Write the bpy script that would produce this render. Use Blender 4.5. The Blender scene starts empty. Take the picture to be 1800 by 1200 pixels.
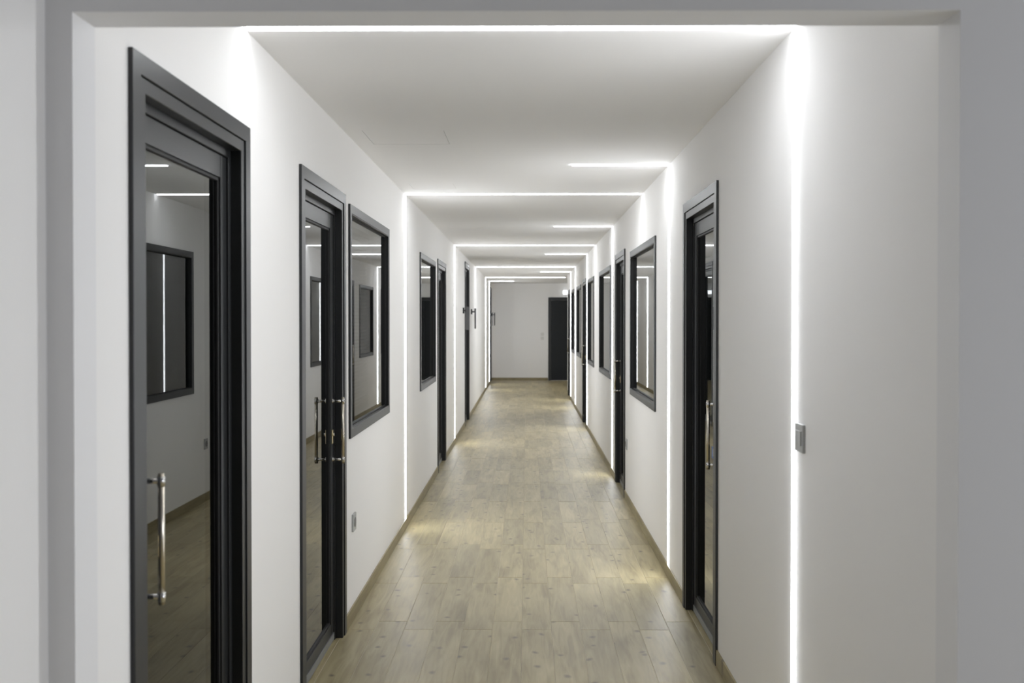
import bpy, math, random
from mathutils import Vector

random.seed(7)
SC = bpy.context.scene
COL = SC.collection
R = math.radians

# ------------------------------------------------------------------ camera, world, lights, exposure
EYE = 1.63            # camera height
LX, RX = -0.95, 0.90  # corridor wall planes
CZ = 2.61             # corridor ceiling
Y_IN = 2.19           # corridor side of the portal wall
Y_END = 26.8          # far wall
Y_COR = 22.0          # where the right wall ends
WT = 0.11             # wall thickness

cd = bpy.data.cameras.new('camera')
cd.sensor_width = 36.0
cd.lens = 35.0
cd.shift_x = -13.0 / 1800
cd.shift_y = -19.0 / 1800
cd.clip_start = 0.05
cd.dof.use_dof = True
cd.dof.focus_distance = 6.0
cd.dof.aperture_fstop = 4.0
cam = bpy.data.objects.new('camera', cd)
COL.objects.link(cam)
cam.location = (0, 0, EYE)
cam.rotation_euler = (R(90 - 0.622), 0, R(0.4255))
SC.camera = cam

w = bpy.data.worlds.new('world')
SC.world = w
w.use_nodes = True
w.node_tree.nodes['Background'].inputs[0].default_value = (0.62, 0.70, 0.85, 1)
w.node_tree.nodes['Background'].inputs[1].default_value = 0.3

# area light added as assumed daylight, set in an unseen entrance lobby window
al = bpy.data.lights.new('assumed_lobby_daylight', 'AREA')
al.shape = 'RECTANGLE'
al.size, al.size_y = 2.6, 1.7
al.energy = 104
al.color = (0.90, 0.93, 1.0)
alo = bpy.data.objects.new('assumed_lobby_daylight', al)
COL.objects.link(alo)
alo.location = (4.05, 0.5, 1.55)
alo.rotation_euler = (0, R(90), R(0))

LED_STRENGTH = 41.0
vs = SC.view_settings
vs.view_transform = 'Standard'
vs.look = 'None'
vs.gamma = 1.0
vs.use_curve_mapping = False
vs.exposure = 0.0
SC.cycles.max_bounces = 12
SC.cycles.diffuse_bounces = 7
SC.cycles.glossy_bounces = 5
SC.cycles.transparent_max_bounces = 12
SC.cycles.caustics_reflective = False
SC.cycles.caustics_refractive = False
SC.cycles.sample_clamp_indirect = 6.0
SC.cycles.sample_clamp_direct = 10.0

# ------------------------------------------------------------------ materials
def mat(name, color, rough=0.5, metal=0.0, spec=0.5):
    m = bpy.data.materials.new(name)
    m.use_nodes = True
    b = m.node_tree.nodes['Principled BSDF']
    b.inputs['Base Color'].default_value = (*color, 1)
    b.inputs['Roughness'].default_value = rough
    b.inputs['Metallic'].default_value = metal
    b.inputs['Specular IOR Level'].default_value = spec
    return m

def nodes(m):
    return m.node_tree.nodes, m.node_tree.links

def paint(name, color, bump=0.03):
    m = mat(name, color, 0.75, 0, 0.25)
    N, L = nodes(m)
    b = N['Principled BSDF']
    geo = N.new('ShaderNodeNewGeometry')
    no = N.new('ShaderNodeTexNoise')
    no.inputs['Scale'].default_value = 160
    no.inputs['Detail'].default_value = 2
    L.new(geo.outputs['Position'], no.inputs['Vector'])
    bp = N.new('ShaderNodeBump')
    bp.inputs['Strength'].default_value = bump
    bp.inputs['Distance'].default_value = 0.002
    L.new(no.outputs['Fac'], bp.inputs['Height'])
    L.new(bp.outputs['Normal'], b.inputs['Normal'])
    return m

M_WALL = paint('wall_paint', (0.87, 0.862, 0.855))
M_CEIL = paint('ceiling_paint', (0.86, 0.852, 0.845))
M_PORTAL = paint('portal_shade_paint', (0.80, 0.80, 0.81))  # wall white darkened and cooled, putting the reveal's shade into the colour
M_LOBBY = paint('lobby_bounce_cut_paint', (0.36, 0.36, 0.37))  # unseen lobby surfaces greyed to cut light bounced onto the portal
M_ROOM = paint('darkened_room_paint', (0.35, 0.35, 0.34))  # white walls darkened so the unlit rooms stay dim
M_FRAME = mat('anthracite_aluminium', (0.016, 0.0175, 0.019), 0.40, 0, 0.5)
M_LEAF = mat('door_leaf_coating', (0.016, 0.0175, 0.019), 0.38, 0, 0.5)
M_GASKET = mat('black_gasket', (0.006, 0.006, 0.007), 0.6)
M_SEAL = mat('aluminium_seal', (0.30, 0.31, 0.31), 0.5, 0.6)
M_STEEL = mat('satin_steel', (0.74, 0.69, 0.60), 0.26, 1.0)
M_CHROME = mat('polished_steel', (0.82, 0.82, 0.82), 0.08, 1.0)
M_BRASS = mat('brass_plate', (0.72, 0.60, 0.38), 0.28, 1.0)
M_BLACK = mat('black_metal', (0.012, 0.013, 0.016), 0.45)
M_BAR = mat('dark_grey_metal', (0.085, 0.086, 0.092), 0.4)
M_TAGB = mat('blue_print', (0.015, 0.10, 0.36), 0.5)
M_TAGW = mat('white_print', (0.75, 0.77, 0.8), 0.5)
M_DARKDOOR = mat('dark_door_panel', (0.013, 0.016, 0.019), 0.5, 0, 0.3)
M_PLATE = mat('grey_plastic_plate', (0.42, 0.43, 0.43), 0.4)
M_PLATE_D = mat('dark_plastic_insert', (0.16, 0.165, 0.17), 0.4)
M_WPLATE = mat('white_plastic_plate', (0.72, 0.71, 0.69), 0.4)
M_SLAT = mat('blind_slat', (0.34, 0.38, 0.42), 0.35)
M_PROFILE = mat('white_profile', (0.85, 0.85, 0.85), 0.4)

def emission(name, color, s):
    m = bpy.data.materials.new(name)
    m.use_nodes = True
    N, L = nodes(m)
    N.clear()
    e = N.new('ShaderNodeEmission')
    e.inputs[0].default_value = (*color, 1)
    e.inputs[1].default_value = s
    o = N.new('ShaderNodeOutputMaterial')
    L.new(e.outputs[0], o.inputs[0])
    return m

M_LED = emission('led_diffuser', (0.945, 0.97, 1.0), LED_STRENGTH)
M_EXIT = emission('emergency_light_face', (0.90, 0.95, 1.0), 6.0)

def glass():
    m = bpy.data.materials.new('dark_tinted_glass')
    m.use_nodes = True
    N, L = nodes(m)
    N.clear()
    geo = N.new('ShaderNodeNewGeometry')
    fr = N.new('ShaderNodeFresnel')
    fr.inputs['IOR'].default_value = 1.5
    # both faces of a pane mirror, the rear one weaker through the tint
    a = N.new('ShaderNodeMath'); a.operation = 'MULTIPLY'; a.inputs[1].default_value = 1.5
    b = N.new('ShaderNodeMath'); b.operation = 'MULTIPLY_ADD'; b.inputs[1].default_value = 0.5; b.inputs[2].default_value = 1
    d = N.new('ShaderNodeMath'); d.operation = 'DIVIDE'
    L.new(fr.outputs[0], a.inputs[0]); L.new(fr.outputs[0], b.inputs[0])
    L.new(a.outputs[0], d.inputs[0]); L.new(b.outputs[0], d.inputs[1])
    inv = N.new('ShaderNodeMath'); inv.operation = 'SUBTRACT'; inv.inputs[0].default_value = 1
    L.new(geo.outputs['Backfacing'], inv.inputs[1])
    f = N.new('ShaderNodeMath'); f.operation = 'MULTIPLY'
    L.new(d.outputs[0], f.inputs[0]); L.new(inv.outputs[0], f.inputs[1])
    t = N.new('ShaderNodeBsdfTransparent'); t.inputs[0].default_value = (0.42, 0.45, 0.45, 1)  # dark tint added to dim the rooms seen through the pane
    g = N.new('ShaderNodeBsdfGlossy'); g.inputs['Roughness'].default_value = 0.0
    g.inputs['Color'].default_value = (0.96, 0.97, 0.97, 1)
    mx = N.new('ShaderNodeMixShader')
    L.new(f.outputs[0], mx.inputs[0]); L.new(t.outputs[0], mx.inputs[1]); L.new(g.outputs[0], mx.inputs[2])
    o = N.new('ShaderNodeOutputMaterial')
    L.new(mx.outputs[0], o.inputs[0])
    return m

M_GLASS = glass()

def wood(name, dark=1.0, rough=0.40):
    """wood-look ceramic plank: beige grey, grain along y, small dark knots"""
    m = bpy.data.materials.new(name)
    m.use_nodes = True
    N, L = nodes(m)
    b = N['Principled BSDF']
    geo = N.new('ShaderNodeNewGeometry')
    oi = N.new('ShaderNodeObjectInfo')
    add = N.new('ShaderNodeMath'); add.operation = 'ADD'
    L.new(geo.outputs['Random Per Island'], add.inputs[0])
    L.new(oi.outputs['Random'], add.inputs[1])
    fr = N.new('ShaderNodeMath'); fr.operation = 'FRACT'
    L.new(add.outputs[0], fr.inputs[0])
    off = N.new('ShaderNodeVectorMath'); off.operation = 'SCALE'
    off.inputs[0].default_value = (37.0, 91.0, 13.0)
    L.new(fr.outputs[0], off.inputs['Scale'])
    pos = N.new('ShaderNodeVectorMath'); pos.operation = 'ADD'
    L.new(geo.outputs['Position'], pos.inputs[0]); L.new(off.outputs[0], pos.inputs[1])
    def stretched(sx, sy):
        v = N.new('ShaderNodeVectorMath'); v.operation = 'MULTIPLY'
        v.inputs[1].default_value = (sx, sy, sx)
        L.new(pos.outputs[0], v.inputs[0])
        return v.outputs[0]
    def noise(vec, scale, detail=4, distort=0.0):
        n = N.new('ShaderNodeTexNoise')
        n.inputs['Scale'].default_value = scale
        n.inputs['Detail'].default_value = detail
        n.inputs['Distortion'].default_value = distort
        L.new(vec, n.inputs['Vector'])
        return n.outputs['Fac']
    grain = noise(stretched(14, 1.3), 2.2, 5, 1.2)
    broad = noise(stretched(5, 0.9), 1.6, 2, 0.6)
    ramp = N.new('ShaderNodeValToRGB')
    e = ramp.color_ramp.elements
    e[0].position = 0.33; e[0].color = (0.212 * dark, 0.170 * dark, 0.084 * dark, 1)
    e[1].position = 0.67; e[1].color = (0.412 * dark, 0.354 * dark, 0.204 * dark, 1)
    mid = ramp.color_ramp.elements.new(0.5); mid.color = (0.323 * dark, 0.271 * dark, 0.146 * dark, 1)
    mixf = N.new('ShaderNodeMix'); mixf.data_type = 'FLOAT'; mixf.inputs[0].default_value = 0.45
    L.new(grain, mixf.inputs[2]); L.new(broad, mixf.inputs[3])
    L.new(mixf.outputs[0], ramp.inputs[0])
    # knots
    vo = N.new('ShaderNodeTexVoronoi'); vo.voronoi_dimensions = '2D'; vo.inputs['Scale'].default_value = 1.0
    wob = N.new('ShaderNodeTexNoise'); wob.inputs['Scale'].default_value = 9.0
    L.new(pos.outputs[0], wob.inputs['Vector'])
    wv = N.new('ShaderNodeVectorMath'); wv.operation = 'SCALE'; wv.inputs['Scale'].default_value = 0.28
    L.new(wob.outputs['Color'], wv.inputs[0])
    wa = N.new('ShaderNodeVectorMath'); wa.operation = 'ADD'
    L.new(stretched(6.5, 5.2), wa.inputs[0]); L.new(wv.outputs[0], wa.inputs[1])
    L.new(wa.outputs[0], vo.inputs['Vector'])
    kr = N.new('ShaderNodeValToRGB')
    kr.color_ramp.elements[0].position = 0.03; kr.color_ramp.elements[0].color = (1, 1, 1, 1)
    kr.color_ramp.elements[1].position = 0.13; kr.color_ramp.elements[1].color = (0, 0, 0, 1)
    L.new(vo.outputs['Distance'], kr.inputs[0])
    sep = N.new('ShaderNodeSeparateColor'); L.new(vo.outputs['Color'], sep.inputs[0])
    gt = N.new('ShaderNodeMath'); gt.operation = 'GREATER_THAN'; gt.inputs[1].default_value = 0.55
    L.new(sep.outputs[0], gt.inputs[0])
    kf = N.new('ShaderNodeMath'); kf.operation = 'MULTIPLY'
    L.new(kr.outputs[0], kf.inputs[0]); L.new(gt.outputs[0], kf.inputs[1])
    kf2 = N.new('ShaderNodeMath'); kf2.operation = 'MULTIPLY'; kf2.inputs[1].default_value = 0.85
    L.new(kf.outputs[0], kf2.inputs[0])
    mk = N.new('ShaderNodeMix'); mk.data_type = 'RGBA'
    L.new(kf2.outputs[0], mk.inputs[0]); L.new(ramp.outputs[0], mk.inputs[6])
    mk.inputs[7].default_value = (0.10 * dark, 0.085 * dark, 0.06 * dark, 1)
    # each plank a touch lighter or darker
    mr = N.new('ShaderNodeMapRange')
    mr.inputs['To Min'].default_value = 0.86; mr.inputs['To Max'].default_value = 1.12
    L.new(fr.outputs[0], mr.inputs['Value'])
    sc = N.new('ShaderNodeVectorMath'); sc.operation = 'SCALE'
    L.new(mk.outputs[2], sc.inputs[0]); L.new(mr.outputs[0], sc.inputs['Scale'])
    L.new(sc.outputs[0], b.inputs['Base Color'])
    b.inputs['Specular IOR Level'].default_value = 0.45
    rr = N.new('ShaderNodeMapRange')
    rr.inputs['To Min'].default_value = rough - 0.06; rr.inputs['To Max'].default_value = rough + 0.08
    L.new(grain, rr.inputs['Value']); L.new(rr.outputs[0], b.inputs['Roughness'])
    bp = N.new('ShaderNodeBump'); bp.inputs['Strength'].default_value = 0.12; bp.inputs['Distance'].default_value = 0.004
    L.new(grain, bp.inputs['Height']); L.new(bp.outputs['Normal'], b.inputs['Normal'])
    return m

M_WOOD = wood('wood_look_tile')
M_SKIRT = wood('wood_look_skirting', 0.80, 0.42)
M_GROUT = mat('sand_grout', (0.52, 0.46, 0.35), 0.8)

# ------------------------------------------------------------------ helpers
def link(name, verts, faces, m=None, parent=None, smooth=False):
    me = bpy.data.meshes.new(name)
    me.from_pydata(verts, [], faces)
    me.validate()
    if m: me.materials.append(m)
    if smooth:
        for p in me.polygons: p.use_smooth = True
    o = bpy.data.objects.new(name, me)
    COL.objects.link(o)
    if parent: o.parent = parent
    return o

def tag(o, label, cat, group=None, kind=None):
    o['label'] = label
    o['category'] = cat
    if group: o['group'] = group
    if kind: o['kind'] = kind
    return o

def empty(name, loc=(0, 0, 0)):
    o = bpy.data.objects.new(name, None)
    COL.objects.link(o)
    o.empty_display_size = 0.1
    o.location = loc
    return o

class MB:
    """collects faces of one part"""
    def __init__(self): self.v, self.f = [], []
    def add(self, v, f):
        n = len(self.v)
        self.v += [tuple(p) for p in v]
        self.f += [tuple(i + n for i in q) for q in f]
    def box(self, x0, x1, y0, y1, z0, z1):
        x0, x1 = sorted((x0, x1)); y0, y1 = sorted((y0, y1)); z0, z1 = sorted((z0, z1))
        self.add([(x0, y0, z0), (x1, y0, z0), (x1, y1, z0), (x0, y1, z0), (x0, y0, z1), (x1, y0, z1), (x1, y1, z1), (x0, y1, z1)],
                 [(0, 3, 2, 1), (4, 5, 6, 7), (0, 1, 5, 4), (1, 2, 6, 5), (2, 3, 7, 6), (3, 0, 4, 7)])
    def tube(self, p0, p1, r, n=12, cap=True):
        p0, p1 = Vector(p0), Vector(p1)
        d = (p1 - p0).normalized()
        u = d.orthogonal().normalized(); w_ = d.cross(u)
        vs_ = []
        for p in (p0, p1):
            for i in range(n):
                a = 2 * math.pi * i / n
                vs_.append(p + u * (r * math.cos(a)) + w_ * (r * math.sin(a)))
        fs = [(i, (i + 1) % n, n + (i + 1) % n, n + i) for i in range(n)]
        if cap: fs += [tuple(range(n - 1, -1, -1)), tuple(range(n, 2 * n))]
        self.add(vs_, fs)
    def build(self, name, m, parent=None, loc=None, bevel=0.0, smooth=False):
        vv = self.v
        if loc is not None:
            vv = [(a - loc[0], b - loc[1], c - loc[2]) for a, b, c in vv]
        o = link(name, vv, self.f, m, parent)
        if loc is not None: o.location = loc
        if smooth:
            o.data.polygons.foreach_set('use_smooth', [len(p.vertices) == 4 for p in o.data.polygons])
        if bevel:
            md = o.modifiers.new('edge', 'BEVEL'); md.width = bevel; md.segments = 2; md.limit_method = 'ANGLE'
        return o

def slab(name, a0, a1, b0, b1, d0, d1, to3d, holes, m, parent=None):
    """a wall or ceiling plate of real thickness with rectangular openings"""
    A = sorted({a0, a1, *[h[0] for h in holes], *[h[1] for h in holes]})
    B = sorted({b0, b1, *[h[2] for h in holes], *[h[3] for h in holes]})
    A = [a for a in A if a0 <= a <= a1]; B = [b for b in B if b0 <= b <= b1]
    def solid(i, j):
        if i < 0 or j < 0 or i >= len(A) - 1 or j >= len(B) - 1: return False
        ca, cb = (A[i] + A[i + 1]) / 2, (B[j] + B[j + 1]) / 2
        return not any(h[0] < ca < h[1] and h[2] < cb < h[3] for h in holes)
    idx, V, F = {}, [], []
    def vert(a, b, d):
        k = (round(a, 5), round(b, 5), d)
        if k not in idx:
            idx[k] = len(V); V.append(to3d(a, b, d))
        return idx[k]
    for i in range(len(A) - 1):
        for j in range(len(B) - 1):
            if not solid(i, j): continue
            p, q, r_, s = A[i], A[i + 1], B[j], B[j + 1]
            F.append([vert(p, r_, d0), vert(q, r_, d0), vert(q, s, d0), vert(p, s, d0)])
            F.append([vert(p, s, d1), vert(q, s, d1), vert(q, r_, d1), vert(p, r_, d1)])
            if not solid(i - 1, j): F.append([vert(p, r_, d1), vert(p, r_, d0), vert(p, s, d0), vert(p, s, d1)])
            if not solid(i + 1, j): F.append([vert(q, r_, d0), vert(q, r_, d1), vert(q, s, d1), vert(q, s, d0)])
            if not solid(i, j - 1): F.append([vert(p, r_, d1), vert(q, r_, d1), vert(q, r_, d0), vert(p, r_, d0)])
            if not solid(i, j + 1): F.append([vert(p, s, d0), vert(q, s, d0), vert(q, s, d1), vert(p, s, d1)])
    o = link(name, V, F, m, parent)
    import bmesh
    bm = bmesh.new(); bm.from_mesh(o.data)
    bmesh.ops.recalc_face_normals(bm, faces=bm.faces)
    bm.to_mesh(o.data); bm.free()
    return o

# a "plane frame": (t, h, d) = along the wall, up, out of the wall into the corridor
def left_f(t, h, d): return (LX + d, t, h)
def right_f(t, h, d): return (RX - d, t, h)
def end_f(t, h, d): return (t, Y_END - d, h)

def fbox(mb, f, t0, t1, h0, h1, d0, d1):
    a, b = f(t0, h0, d0), f(t1, h1, d1)
    mb.box(a[0], b[0], a[1], b[1], a[2], b[2])

def ring(name, f, t0, t1, h0, h1, wd, d0, d1, m, parent, legs=False, wb=None, bevel=0.0012):
    """mitred frame; legs=True: open at the floor"""
    V = []
    hb = h0 if legs else h0 + (wb if wb else wd)
    out = [(t0, h0), (t0, h1), (t1, h1), (t1, h0)]
    inn = [(t0 + wd, hb), (t0 + wd, h1 - wd), (t1 - wd, h1 - wd), (t1 - wd, hb)]
    for d in (d1, d0):
        for p in out + inn: V.append(f(p[0], p[1], d))
    F = []
    for i in range(3 if legs else 4):
        j = (i + 1) % 4
        F += [(i, j, 4 + j, 4 + i), (8 + i, 8 + 4 + i, 8 + 4 + j, 8 + j), (i, 8 + i, 8 + j, j), (4 + i, 4 + j, 12 + j, 12 + i)]
    if legs: F += [(0, 4, 12, 8), (3, 11, 15, 7)]
    o = link(name, V, F, m, parent)
    import bmesh
    bm = bmesh.new(); bm.from_mesh(o.data); bmesh.ops.recalc_face_normals(bm, faces=bm.faces); bm.to_mesh(o.data); bm.free()
    if bevel:
        md = o.modifiers.new('edge', 'BEVEL'); md.width = bevel; md.segments = 1; md.limit_method = 'ANGLE'
    return o

def pane(name, f, t0, t1, h0, h1, d, parent, th=0.006, tilt=0.0):
    mb = MB(); fbox(mb, f, t0, t1, h0, h1, d - th, d)
    if tilt:   # seated a few millimetres off parallel in its frame
        k = 1 if f is left_f else -1
        mb.v = [(x + k * tilt * ((y - t0) / (t1 - t0) - 0.5), y, z) for x, y, z in mb.v]
    return mb.build(name, M_GLASS, parent)

# ------------------------------------------------------------------ positions along the corridor
#        t0     t1     top   handle
DOORS_L = [(2.37, 3.38, 2.28, 'near'), (4.15, 5.17, 2.28, 'far'), (10.56, 11.60, 2.28, None), (15.22, 16.32, 2.525, None), (25.50, 26.50, 2.47, None)]
DOORS_R = [(4.68, 5.68, 2.285, 'near'), (9.09, 10.06, 2.28, 'far'), (14.93, 15.93, 2.26, 'far'), (20.52, 21.50, 2.26, 'far')]
#         t0     t1    sill   top
WINS_L = [(5.295, 6.81, 0.995, 2.248), (8.82, 10.29, 0.995, 2.23)]
WINS_R = [(6.93, 8.60, 0.99, 2.216), (10.64, 12.27, 0.995, 2.215), (13.28, 14.66, 0.995, 2.215), (16.45, 17.86, 0.995, 2.215), (18.78, 20.05, 0.995, 2.215)]
#        y      from    to   wall run
RINGS = [(3.345, 'full', 'R'), (6.30, 'right', 'R'), (7.75, 'full', 'L'), (10.44, 'right', 'R'), (13.07, 'full', 'L'),
         (14.80, 'right', 'R'), (18.38, 'full', 'R'), (20.30, 'right', 'R'), (22.95, 'full', 'L'), (25.10, 'left', 'L')]
HATCHES = [(-0.855, -0.43, 5.16, 5.57), (-0.85, -0.53, 7.15, 7.47), (-0.845, -0.42, 10.25, 10.66), (-0.85, -0.53, 14.1, 14.42), (-0.85, -0.43, 17.3, 17.7)]

# ------------------------------------------------------------------ structure: walls, ceiling
def holes_for(doors, wins):
    H = [(a + 0.03, b - 0.03, -1, t - 0.03) for a, b, t, _ in doors]
    H += [(a + 0.03, b - 0.03, s + 0.03, t - 0.03) for a, b, s, t in wins]
    return H

wl = slab('wall_left', Y_IN, Y_END, 0, CZ, 0, -WT, lambda a, b, d: left_f(a, b, d), holes_for(DOORS_L, WINS_L), M_WALL)
tag(wl, 'long white painted left corridor wall with dark framed doors and windows', 'wall', kind='structure')
wr = slab('wall_right', Y_IN, Y_COR, 0, CZ, 0, -WT, lambda a, b, d: right_f(a, b, d), holes_for(DOORS_R, WINS_R), M_WALL)
tag(wr, 'long white painted right corridor wall with light strips, doors and windows', 'wall', kind='structure')

mb = MB(); mb.box(LX - WT, 3.6, Y_END, Y_END + 0.12, 0, CZ)
tag(mb.build('wall_end', M_WALL), 'plain grey-white wall closing the far end of the corridor', 'wall', kind='structure')
mb = MB(); mb.box(RX + WT, 3.6, Y_COR - 0.12, Y_COR, 0, CZ)
tag(mb.build('wall_crossing', M_WALL), 'white wall around the corner at the end of the right corridor wall', 'wall', kind='structure')
mb = MB(); mb.box(3.6, 3.72, Y_COR - 0.12, Y_END + 0.12, 0, CZ)
tag(mb.build('wall_side_passage', M_WALL), 'white wall closing the side passage at the far end', 'wall', kind='structure')

# portal wall between lobby and corridor
P0 = Y_IN - WT
pw = slab('wall_front', -1.007, 4.0, 0, 3.0, P0, Y_IN, lambda a, b, d: (a, d, b), [(LX, RX, -1, 2.273)], M_PORTAL)
tag(pw, 'grey-white wall, shade put into its paint, around the opening nearest the camera', 'wall', kind='structure')
# lobby left side: wall panel ends just short of the portal, leaving a narrow recess
mb = MB(); mb.box(-1.10, -1.007, -4.0, Y_IN, 0, 3.0); mb.box(-1.007, -0.997, -4.0, 2.018, 0, 3.0)
tag(mb.build('wall_lobby_left', M_WALL), 'pale side wall panel left of the opening at the picture edge', 'wall', kind='structure')
mb = MB(); mb.box(-1.10, 4.0, -4.12, -4.0, 0, 3.0)
tag(mb.build('wall_back', M_LOBBY), 'grey lobby wall behind the camera, darkened to cut bounced light', 'wall', kind='structure')
lr = slab('wall_lobby_right', -4.12, Y_IN, 0, 3.0, 0, 0.12, lambda a, b, d: (4.0 + d, a, b), [(-0.85, 1.85, 0.65, 2.45)], M_LOBBY)  # opening cut for the assumed window and its area light
tag(lr, 'grey lobby wall with an assumed daylight window right of the camera, darkened to cut bounced light', 'wall', kind='structure')
wn = empty('window_9', (4.0, 0.5, 0.65))  # unseen window, assumed and added around the lobby's area light
tag(wn, 'assumed unseen lobby window, added to hold an area light for daylight from the right', 'window', kind='structure')
mb = MB()
for a0, a1, b0, b1 in ((-0.85, -0.80, 0.65, 2.45), (1.80, 1.85, 0.65, 2.45), (-0.80, 1.80, 0.65, 0.70), (-0.80, 1.80, 2.40, 2.45)):
    mb.box(4.0, 4.03, a0, a1, b0, b1)
o = mb.build('window_frame', M_FRAME); o.parent = wn; o.location = -wn.location  # frame added along with the assumed window
mb = MB(); mb.box(-1.10, 4.12, -4.12, Y_IN, 3.0, 3.1)
tag(mb.build('ceiling_lobby', M_LOBBY), 'grey lobby ceiling above the camera, darkened to cut bounced light', 'ceiling', kind='structure')

cl = slab('ceiling', LX - 4.0, RX + 4.0, Y_IN, Y_END + 0.12, CZ, CZ + 0.1, lambda a, b, d: (a, b, d), HATCHES, M_CEIL)
tag(cl, 'white corridor ceiling crossed by light strips', 'ceiling', kind='structure')
hl = ['larger ceiling access hatch nearest the opening, by the left wall', 'small ceiling access hatch just before the second full light strip',
      'larger ceiling access hatch between the second and third full light strips', 'small ceiling access hatch beyond the third full light strip',
      'larger ceiling access hatch just before the fourth full light strip']
for (x0, x1, y0, y1), l in zip(HATCHES, hl):
    mb = MB(); g = 0.002
    mb.box(x0 + g, x1 - g, y0 + g, y1 - g, CZ + 0.0006, CZ + 0.013)
    tag(mb.build('access_hatch', M_CEIL), l, 'hatch', 'ceiling access hatches')
    mb = MB()
# plates closing the hatch wells from above
mb = MB(); mb.box(LX, 0, Y_IN, Y_END, CZ + 0.1, CZ + 0.12)
tag(mb.build('ceiling_void', M_BLACK), 'dark void board above the corridor ceiling hatches', 'ceiling', kind='structure')

# unlit rooms behind the glass, their dimness put into the wall paint
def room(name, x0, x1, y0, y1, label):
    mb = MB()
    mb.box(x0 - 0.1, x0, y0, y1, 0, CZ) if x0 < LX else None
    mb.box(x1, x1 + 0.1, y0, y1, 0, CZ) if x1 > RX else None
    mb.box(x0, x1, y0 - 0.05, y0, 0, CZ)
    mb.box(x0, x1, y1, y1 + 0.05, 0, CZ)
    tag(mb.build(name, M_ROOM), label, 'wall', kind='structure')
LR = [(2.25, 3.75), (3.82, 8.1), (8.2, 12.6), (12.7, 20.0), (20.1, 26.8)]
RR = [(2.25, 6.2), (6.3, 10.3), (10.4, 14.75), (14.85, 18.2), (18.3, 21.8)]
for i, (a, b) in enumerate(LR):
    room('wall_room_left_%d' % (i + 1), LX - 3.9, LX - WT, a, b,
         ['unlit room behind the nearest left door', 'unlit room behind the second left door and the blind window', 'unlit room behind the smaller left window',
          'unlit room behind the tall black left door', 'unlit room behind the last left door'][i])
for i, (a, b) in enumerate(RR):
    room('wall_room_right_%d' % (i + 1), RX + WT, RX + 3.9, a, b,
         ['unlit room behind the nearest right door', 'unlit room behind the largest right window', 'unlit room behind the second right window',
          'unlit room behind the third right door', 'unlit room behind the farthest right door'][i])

# ------------------------------------------------------------------ floor: bed of grout with wood-look planks
mb = MB(); mb.box(LX - 4.0, RX + 4.0, -4.12, Y_END + 0.12, -0.1, -0.0015)
floor = mb.build('floor', M_GROUT)
tag(floor, 'wood-look plank floor running the length of the corridor', 'floor', kind='structure')
PWD, PLN, JT = 0.155, 0.9225, 0.0018
X0 = -0.955
JA, JB = 5.224, 5.367
def plank_mesh():
    b = MB(); x1, y1 = PWD - JT, PLN - JT; c = 0.0012
    b.add([(0, 0, -0.009), (x1, 0, -0.009), (x1, y1, -0.009), (0, y1, -0.009), (0, 0, -c), (x1, 0, -c), (x1, y1, -c), (0, y1, -c),
           (c, c, 0), (x1 - c, c, 0), (x1 - c, y1 - c, 0), (c, y1 - c, 0)],
          [(0, 3, 2, 1), (0, 1, 5, 4), (1, 2, 6, 5), (2, 3, 7, 6), (3, 0, 4, 7), (4, 5, 9, 8), (5, 6, 10, 9), (6, 7, 11, 10), (7, 4, 8, 11), (8, 9, 10, 11)])
    return b
pb = plank_mesh()
pm = bpy.data.meshes.new('plank'); pm.from_pydata(pb.v, [], pb.f); pm.materials.append(M_WOOD)
far = MB()
def far_plank(x, y):
    far.add([(a + x, b + y, c) for a, b, c in pb.v], pb.f)
for c in range(-26, 38):
    base = JA if c % 2 == 0 else JB
    k0 = int((-4.0 - base) / PLN)
    k = k0
    while base + k * PLN < Y_END:
        x, y = X0 + c * PWD, base + k * PLN
        if -4.1 < y and y + PLN < Y_END + 0.1:
            near = 0 <= c < 12 and 1.6 < y < 16.4
            if near:
                o = bpy.data.objects.new('plank', pm); COL.objects.link(o); o.parent = floor
                o.location = (x, y, random.uniform(-0.0003, 0.0003))
            else:
                far_plank(x, y)
        k += 1
fo = far.build('plank_field', M_WOOD, floor); fo['kind'] = 'stuff'

# ------------------------------------------------------------------ skirting
def gaps(a, b, doors):
    out, p = [], a
    for d in sorted(doors):
        if d[0] > p: out.append((p, d[0]))
        p = d[1]
    if b > p: out.append((p, b))
    return out
SK = 0.076
def skirting(name, f, runs, label):
    e = empty(name); tag(e, label, 'baseboard', kind='structure')
    for a, b in runs:
        mb = MB(); fbox(mb, f, a, b, 0, SK, 0, 0.009)
        mb.build('skirting_tile', M_SKIRT, e, bevel=0.0012)
skirting('baseboard_left', left_f, gaps(Y_IN, Y_END - 0.009, DOORS_L), 'brown wood-look skirting along the left wall')
skirting('baseboard_right', right_f, gaps(Y_IN, Y_COR, DOORS_R), 'brown wood-look skirting along the right wall')
skirting('baseboard_end', end_f, [(LX, 0.57), (1.6, 3.6)], 'brown wood-look skirting across the far end wall')

# ------------------------------------------------------------------ doors
def hollow(name, f, t0, t1, h0, h1, ws, wt, wbm, d0, d1, m, parent):
    """leaf frame: two stiles, top and bottom rail with a joint line"""
    mb = MB()
    fbox(mb, f, t0, t0 + ws, h0, h1, d0, d1)
    fbox(mb, f, t1 - ws, t1, h0, h1, d0, d1)
    fbox(mb, f, t0 + ws, t1 - ws, h1 - wt, h1, d0, d1 - 0.0006)
    fbox(mb, f, t0 + ws, t1 - ws, h0, h0 + wbm, d0, d1 - 0.0006)
    return mb.build(name, m, parent, bevel=0.0012)

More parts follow.
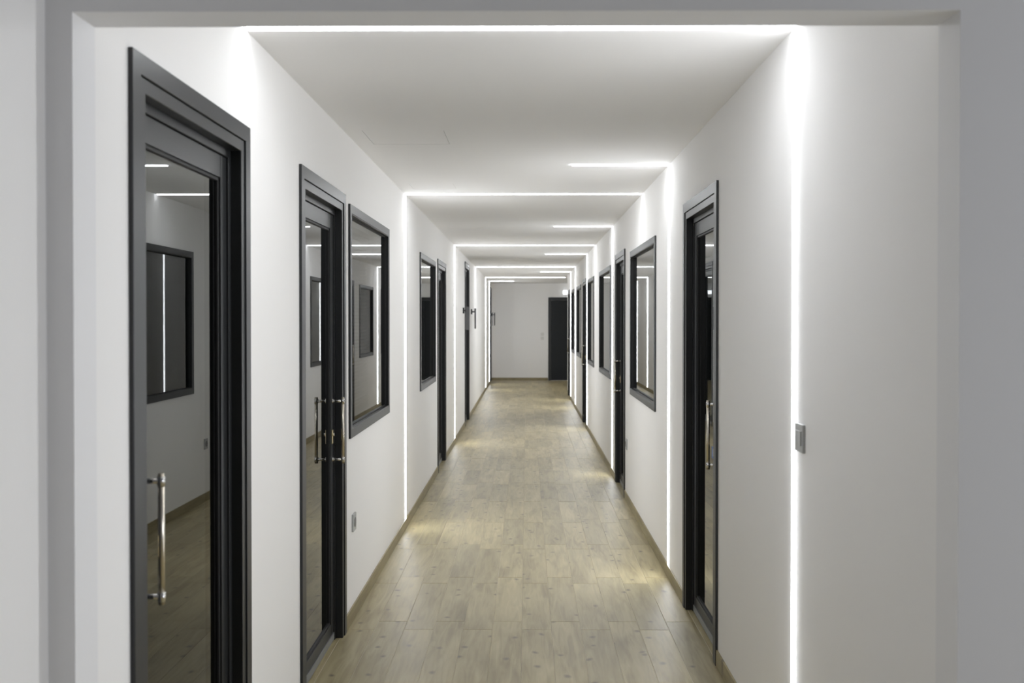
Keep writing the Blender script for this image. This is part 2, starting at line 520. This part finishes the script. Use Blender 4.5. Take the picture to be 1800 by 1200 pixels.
def make_door(n, f, t0, t1, top, handle, label):
    root = empty('door_%d' % n, f((t0 + t1) / 2, 0, 0))
    tag(root, label, 'door', kind='structure')
    loc = root.location.copy()
    start = set(COL.objects)
    near, fa = t0, t1
    ring('casing', f, t0, t1, 0, top, 0.053, 0.0002, 0.012, M_FRAME, root, legs=True)
    ring('door_frame', f, t0 + 0.055, t1 - 0.055, 0, top - 0.055, 0.037, -0.105, 0.007, M_FRAME, root, legs=True)
    ring('door_stop', f, t0 + 0.0925, t1 - 0.0925, 0, top - 0.0925, 0.026, -0.100, -0.028, M_FRAME, root, legs=True)
    a, b, hh = t0 + 0.112, t1 - 0.112, top - 0.121
    leaf = hollow('door_leaf', f, a + 0.0085, b - 0.0085, 0.012, hh, 0.062, 0.072, 0.085, -0.088, -0.0345, M_LEAF, root)
    ga, gb, g0, g1 = a + 0.0705, b - 0.0705, 0.097, hh - 0.072
    ring('glazing_bead', f, ga, gb, g0, g1, 0.011, -0.060, -0.040, M_GASKET, leaf)
    pane('glass_pane', f, ga + 0.010, gb - 0.010, g0 + 0.010, g1 - 0.010, -0.047, leaf)
    mb = MB(); fbox(mb, f, a + 0.012, b - 0.012, 0.006, 0.040, -0.0343, -0.030)
    mb.build('bottom_seal', M_SEAL, leaf)
    if handle:
        ht = a + 0.040 if handle == 'near' else b - 0.040
        bar = MB(); z0, z1 = 0.905, 1.24
        bar.tube(f(ht, z0, 0.020), f(ht, z1, 0.020), 0.0085, 16)
        hb = bar.build('pull_handle', M_STEEL, root, smooth=True)
        hb['label'] = 'satin steel pull bar'
        for z in (z0 + 0.02, z1 - 0.02):
            s = MB()
            s.tube(f(ht, z, -0.0343), f(ht, z, 0.020), 0.007, 12)
            s.tube(f(ht, z, -0.0343), f(ht, z, -0.028), 0.012, 14)
            s.tube(f(ht, z - 0.012, 0.020), f(ht, z + 0.012, 0.020), 0.0102, 14)
            s.build('standoff', M_CHROME, hb, smooth=True)
        s = MB()
        fbox(s, f, ht - 0.014, ht + 0.014, 1.005, 1.075, -0.0343, -0.029)
        lk = s.build('lock_plate', M_BRASS, root, bevel=0.002)
        s = MB()
        s.tube(f(ht, 1.050, -0.029), f(ht, 1.050, -0.020), 0.0085, 14)
        s.build('lock_cylinder', M_CHROME, lk, smooth=True)
    for o in set(COL.objects) - start:
        if o.parent == root: o.matrix_parent_inverse.identity(); o.location = o.location - loc
    return root

DL = ['nearest left door with a dark frame, full glass and steel bar by its near edge',
      'second left door, glazed and dark framed, beside the window with blinds',
      'third left door, dark and narrow in view, beside the smaller left window',
      'tall black left door reaching nearly to the ceiling between black wall bars',
      'last left door, a black sliver at the far corner']
DR = ['nearest right door, glazed and dark framed, with reflections of the left wall',
      'second right door, dark framed with a lock, before the tall third strip',
      'third right door, far and dark, between two windows',
      'farthest right door beside the white wall corner']
n = 1
for (a, b, t, h), l in zip(DOORS_L, DL):
    make_door(n, left_f, a, b, t, h, l); n += 1
for (a, b, t, h), l in zip(DOORS_R, DR):
    d_ = make_door(n, right_f, a, b, t, h, l); n += 1
    if a < 5:   # small blue and white tag stuck to the glass of the nearest right door
        lf = next(c for c in d_.children if c.name.startswith('door_leaf'))
        mb = MB(); fbox(mb, right_f, 5.008, 5.095, 0.925, 0.985, -0.0468, -0.0460)
        tg = mb.build('glass_tag', M_TAGB, lf); tg['label'] = 'small blue and white tag'
        mb = MB(); fbox(mb, right_f, 5.016, 5.058, 0.937, 0.976, -0.0460, -0.0455)
        mb.build('tag_print', M_TAGW, tg)

# far door in the end wall
ed = empty('door_%d' % n, (1.085, Y_END, 0))
tag(ed, 'dark door in the far end wall, partly behind the corner', 'door', kind='structure')
start = set(COL.objects)
ring('casing', end_f, 0.577, 1.593, 0, 2.235, 0.075, 0.0002, 0.02, M_FRAME, ed, legs=True)
mb = MB(); fbox(mb, end_f, 0.653, 1.517, 0.008, 2.158, 0.0005, 0.010); mb.build('door_leaf', M_DARKDOOR, ed, bevel=0.001)
mb = MB(); mb.tube(end_f(1.45, 1.05, 0.010), end_f(1.45, 1.05, 0.05), 0.009); mb.tube(end_f(1.45, 1.05, 0.05), end_f(1.33, 1.05, 0.05), 0.008)
mb.build('lever_handle', M_STEEL, ed, smooth=True)
for o in set(COL.objects) - start: o.location = o.location - ed.location

# ------------------------------------------------------------------ windows
def make_window(n, f, t0, t1, s, t, label, blind=False):
    root = empty('window_%d' % n, f((t0 + t1) / 2, s, 0))
    tag(root, label, 'window', kind='structure')
    start = set(COL.objects)
    ring('casing', f, t0, t1, s, t, 0.048, 0.0002, 0.012, M_FRAME, root)
    ring('window_frame', f, t0 + 0.049, t1 - 0.049, s + 0.049, t - 0.049, 0.005, -0.105, 0.0112, M_FRAME, root)
    ring('glazing_bead', f, t0 + 0.0545, t1 - 0.0545, s + 0.0545, t - 0.0545, 0.006, -0.060, -0.011, M_GASKET, root)
    pane('glass_pane', f, t0 + 0.059, t1 - 0.059, s + 0.059, t - 0.059, -0.0165, root, tilt=0.004 if blind else 0.0)
    if blind:
        bl = MB(); fbox(bl, f, t0 + 0.09, t1 - 0.09, t - 0.100, t - 0.078, -0.150, -0.118)
        bl = bl.build('blind', M_SLAT, root); bl['label'] = 'dark venetian blind behind the glass'
        sm = None
        z = s + 0.09
        while z < t - 0.11:
            if sm is None:
                b = MB(); ws, th, ca, sa = 0.0125, 0.0004, math.cos(R(38)), math.sin(R(38))
                L_ = t1 - t0 - 0.19
                prof = [(-ws, 0), (0, 0.002), (ws, 0)]
                vs_, fs = [], []
                for tt in (0, L_):
                    for (p, q) in prof + [(p, q - th) for p, q in prof[::-1]]:
                        dd, zz = p * ca - q * sa, p * sa + q * ca
                        g = f(tt, zz, dd); o0 = f(0, 0, 0)
                        vs_.append((g[0] - o0[0], g[1] - o0[1], g[2] - o0[2]))
                fs = [(i, (i + 1) % 6, 6 + (i + 1) % 6, 6 + i) for i in range(6)]
                b.add(vs_, fs)
                so = b.build('slat', M_SLAT, bl); sm = so.data
            else:
                so = bpy.data.objects.new('slat', sm); COL.objects.link(so); so.parent = bl
            so.location = f(t0 + 0.095, z, -0.134)
            z += 0.0225
    for o in set(COL.objects) - start:
        if o.parent == root: o.location = o.location - root.location
    return root

WLB = ['left window with dark blinds behind the glass beside the second door', 'smaller left window beyond the first left light strip']
WRB = ['largest right window with a dark frame, before the second right door', 'second right window, just beyond the third right strip',
       'third right window, before the far dark door', 'fourth right window, before the tall thin far strip', 'farthest right window beside the last strip']
k = 1
for i, ((a, b, s, t), l) in enumerate(zip(WINS_L, WLB)):
    make_window(k, left_f, a, b, s, t, l, blind=(i == 0)); k += 1
for (a, b, s, t), l in zip(WINS_R, WRB):
    make_window(k, right_f, a, b, s, t, l); k += 1

# ------------------------------------------------------------------ LED line lights
LR_ = 0.021
def half_round(p0, p1, nrm, name, m, parent, r=LR_, seg=8, base=0.001):
    p0, p1, nrm = Vector(p0), Vector(p1), Vector(nrm)
    d = (p1 - p0).normalized(); s = d.cross(nrm)
    V, F = [], []
    prof = [(-r, 0)] + [(-r * math.cos(math.pi * i / seg), base + r * 0.40 * math.sin(math.pi * i / seg)) for i in range(seg + 1)] + [(r, 0)]
    for p in (p0, p1):
        for a, b in prof: V.append(tuple(p + s * a + nrm * b))
    q = len(prof)
    F = [(i, i + 1, q + i + 1, q + i) for i in range(q - 1)]
    F += [tuple(range(q)), tuple(range(2 * q - 1, q - 1, -1))]
    o = link(name, V, F, m, parent)
    import bmesh
    bm = bmesh.new(); bm.from_mesh(o.data); bmesh.ops.recalc_face_normals(bm, faces=bm.faces); bm.to_mesh(o.data); bm.free()
    return o

LLAB = ['nearest light strip, spanning the ceiling and running down the right wall', 'short ceiling light strip turning down the right wall beside the nearest right door',
        'light strip across the ceiling and down the left wall past the blind window', 'short ceiling light strip turning down beside the second right door',
        'light strip across the ceiling and down the left wall past the third door', 'short ceiling light strip turning down beside the third right door',
        'far full-width light strip running down the right wall between two windows', 'last short light strip turning down the right wall beside the farthest door',
        'last full-width light strip running down the left wall', 'short light strip at the left corner nearest the end wall']
for (y, span, side), l in zip(RINGS, LLAB):
    e = empty('light_strip', (0, y, CZ)); tag(e, l, 'light strip', 'recessed light strips')
    start = set(COL.objects)
    x0, x1 = LX, RX
    if span == 'right': x0 = {6.30: 0.285, 10.44: 0.285, 14.80: 0.275, 20.30: 0.285}[y]
    if span == 'left': x1 = -0.33
    a0 = x0 + (0.0 if x0 > LX else 0.003 if side == 'L' else 0.016)
    a1 = x1 - (0 if x1 < RX else 0.003 if side == 'R' else 0.016)
    half_round((a0, y, CZ), (a1, y, CZ), (0, 0, -1), 'ceiling_diffuser', M_LED, e)
    X, nx = (LX, 1) if side == 'L' else (RX, -1)
    half_round((X, y, SK + 0.002), (X, y, CZ - 0.015), (nx, 0, 0), 'wall_diffuser', M_LED, e)
    mb = MB(); mb.box(a0, a1, y - LR_ - 0.003, y - LR_ - 0.0002, CZ - 0.0006, CZ); mb.box(a0, a1, y + LR_ + 0.0002, y + LR_ + 0.003, CZ - 0.0006, CZ)
    mb.build('ceiling_profile', M_PROFILE, e)
    mb = MB()
    for s_ in (-1, 1):
        mb.box(X, X + nx * 0.0006, y + s_ * (LR_ + 0.0002), y + s_ * (LR_ + 0.003), SK + 0.002, CZ - 0.015)
    mb.build('wall_profile', M_PROFILE, e)
    for o in set(COL.objects) - start: o.location = o.location - e.location

# ------------------------------------------------------------------ sockets and switches
def socket(f, t, h, label, m, wdt=0.088, hgt=0.095):
    mb = MB(); fbox(mb, f, t - wdt / 2, t + wdt / 2, h - hgt / 2, h + hgt / 2, 0, 0.010)
    o = mb.build('wall_socket', m, None, loc=f(t, h, 0), bevel=0.002)
    tag(o, label, 'socket')
    s = MB(); s.tube(f(t, h, 0.0095), f(t, h, 0.0125), 0.026, 20)
    fc = s.build('socket_face', M_PLATE_D if m is M_PLATE else m, o); fc.location = -o.location
    return o
socket(left_f, 5.43, 0.525, 'grey wall socket low on the left wall below the blind window', M_PLATE)
socket(right_f, 8.93, 0.515, 'grey wall socket low on the right wall beside the second door', M_PLATE)
socket(end_f, 0.417, 1.245, 'upper of two pale sockets on the far end wall', M_WPLATE, 0.085, 0.085)
socket(end_f, 0.417, 1.135, 'lower of two pale sockets on the far end wall', M_WPLATE, 0.085, 0.085)

mb = MB(); fbox(mb, right_f, 3.218, 3.312, 1.198, 1.290, 0, 0.010)
sw = mb.build('light_switch', M_PLATE, None, loc=right_f(3.265, 1.244, 0), bevel=0.002)
tag(sw, 'grey double light switch on the right wall beside the nearest strip', 'switch')
for a, b in ((3.232, 3.2645), (3.2655, 3.298)):
    mb = MB(); fbox(mb, right_f, a, b, 1.220, 1.268, 0.0095, 0.0135)
    r_ = mb.build('rocker', M_PLATE, sw, bevel=0.001); r_.location = -sw.location

# ------------------------------------------------------------------ black wall bars beside the far left doors
def wall_bar(t, bd, bw, label, z0=1.48, z1=1.825):
    root = empty('wall_bar', left_f(t, z0, 0)); tag(root, label, 'wall bar', 'black wall bars beside the tall left doors')
    L0 = root.location.copy()
    mb = MB(); fbox(mb, left_f, t - 0.030, t + 0.030, 1.725, 1.812, 0, 0.022); p = mb.build('back_plate', M_BLACK, root, bevel=0.002)
    q = MB(); q.tube(left_f(t, 1.768, 0.022), left_f(t, 1.768, bd), 0.011); q = q.build('arm', M_BLACK, root, smooth=True)
    b = MB(); fbox(b, left_f, t - 0.012, t + 0.012, z0, z1, bd - bw / 2, bd + bw / 2); b = b.build('bar', M_BAR, root, bevel=0.003)
    for o in (p, q, b): o.location = -L0
wall_bar(14.78, 0.066, 0.045, 'black wall bar on the near side of the tall left door')
wall_bar(16.95, 0.072, 0.028, 'black wall bar just beyond the tall left door')
wall_bar(25.36, 0.080, 0.022, 'black wall bar beside the last light strip on the left')
wall_bar(26.62, 0.090, 0.024, 'black wall bar standing out before the far end wall')

# ------------------------------------------------------------------ emergency light over the far door
el = empty('emergency_light', end_f(1.13, 2.36, 0)); tag(el, 'small lit white emergency light above the far dark door', 'emergency light')
mb = MB(); fbox(mb, end_f, 0.965, 1.295, 2.315, 2.425, 0, 0.03); o = mb.build('housing', M_WPLATE, el, bevel=0.004); o.location = -el.location
mb = MB(); fbox(mb, end_f, 0.972, 1.288, 2.322, 2.418, 0.0302, 0.05); o = mb.build('lit_face', M_EXIT, el, bevel=0.004); o.location = -el.location
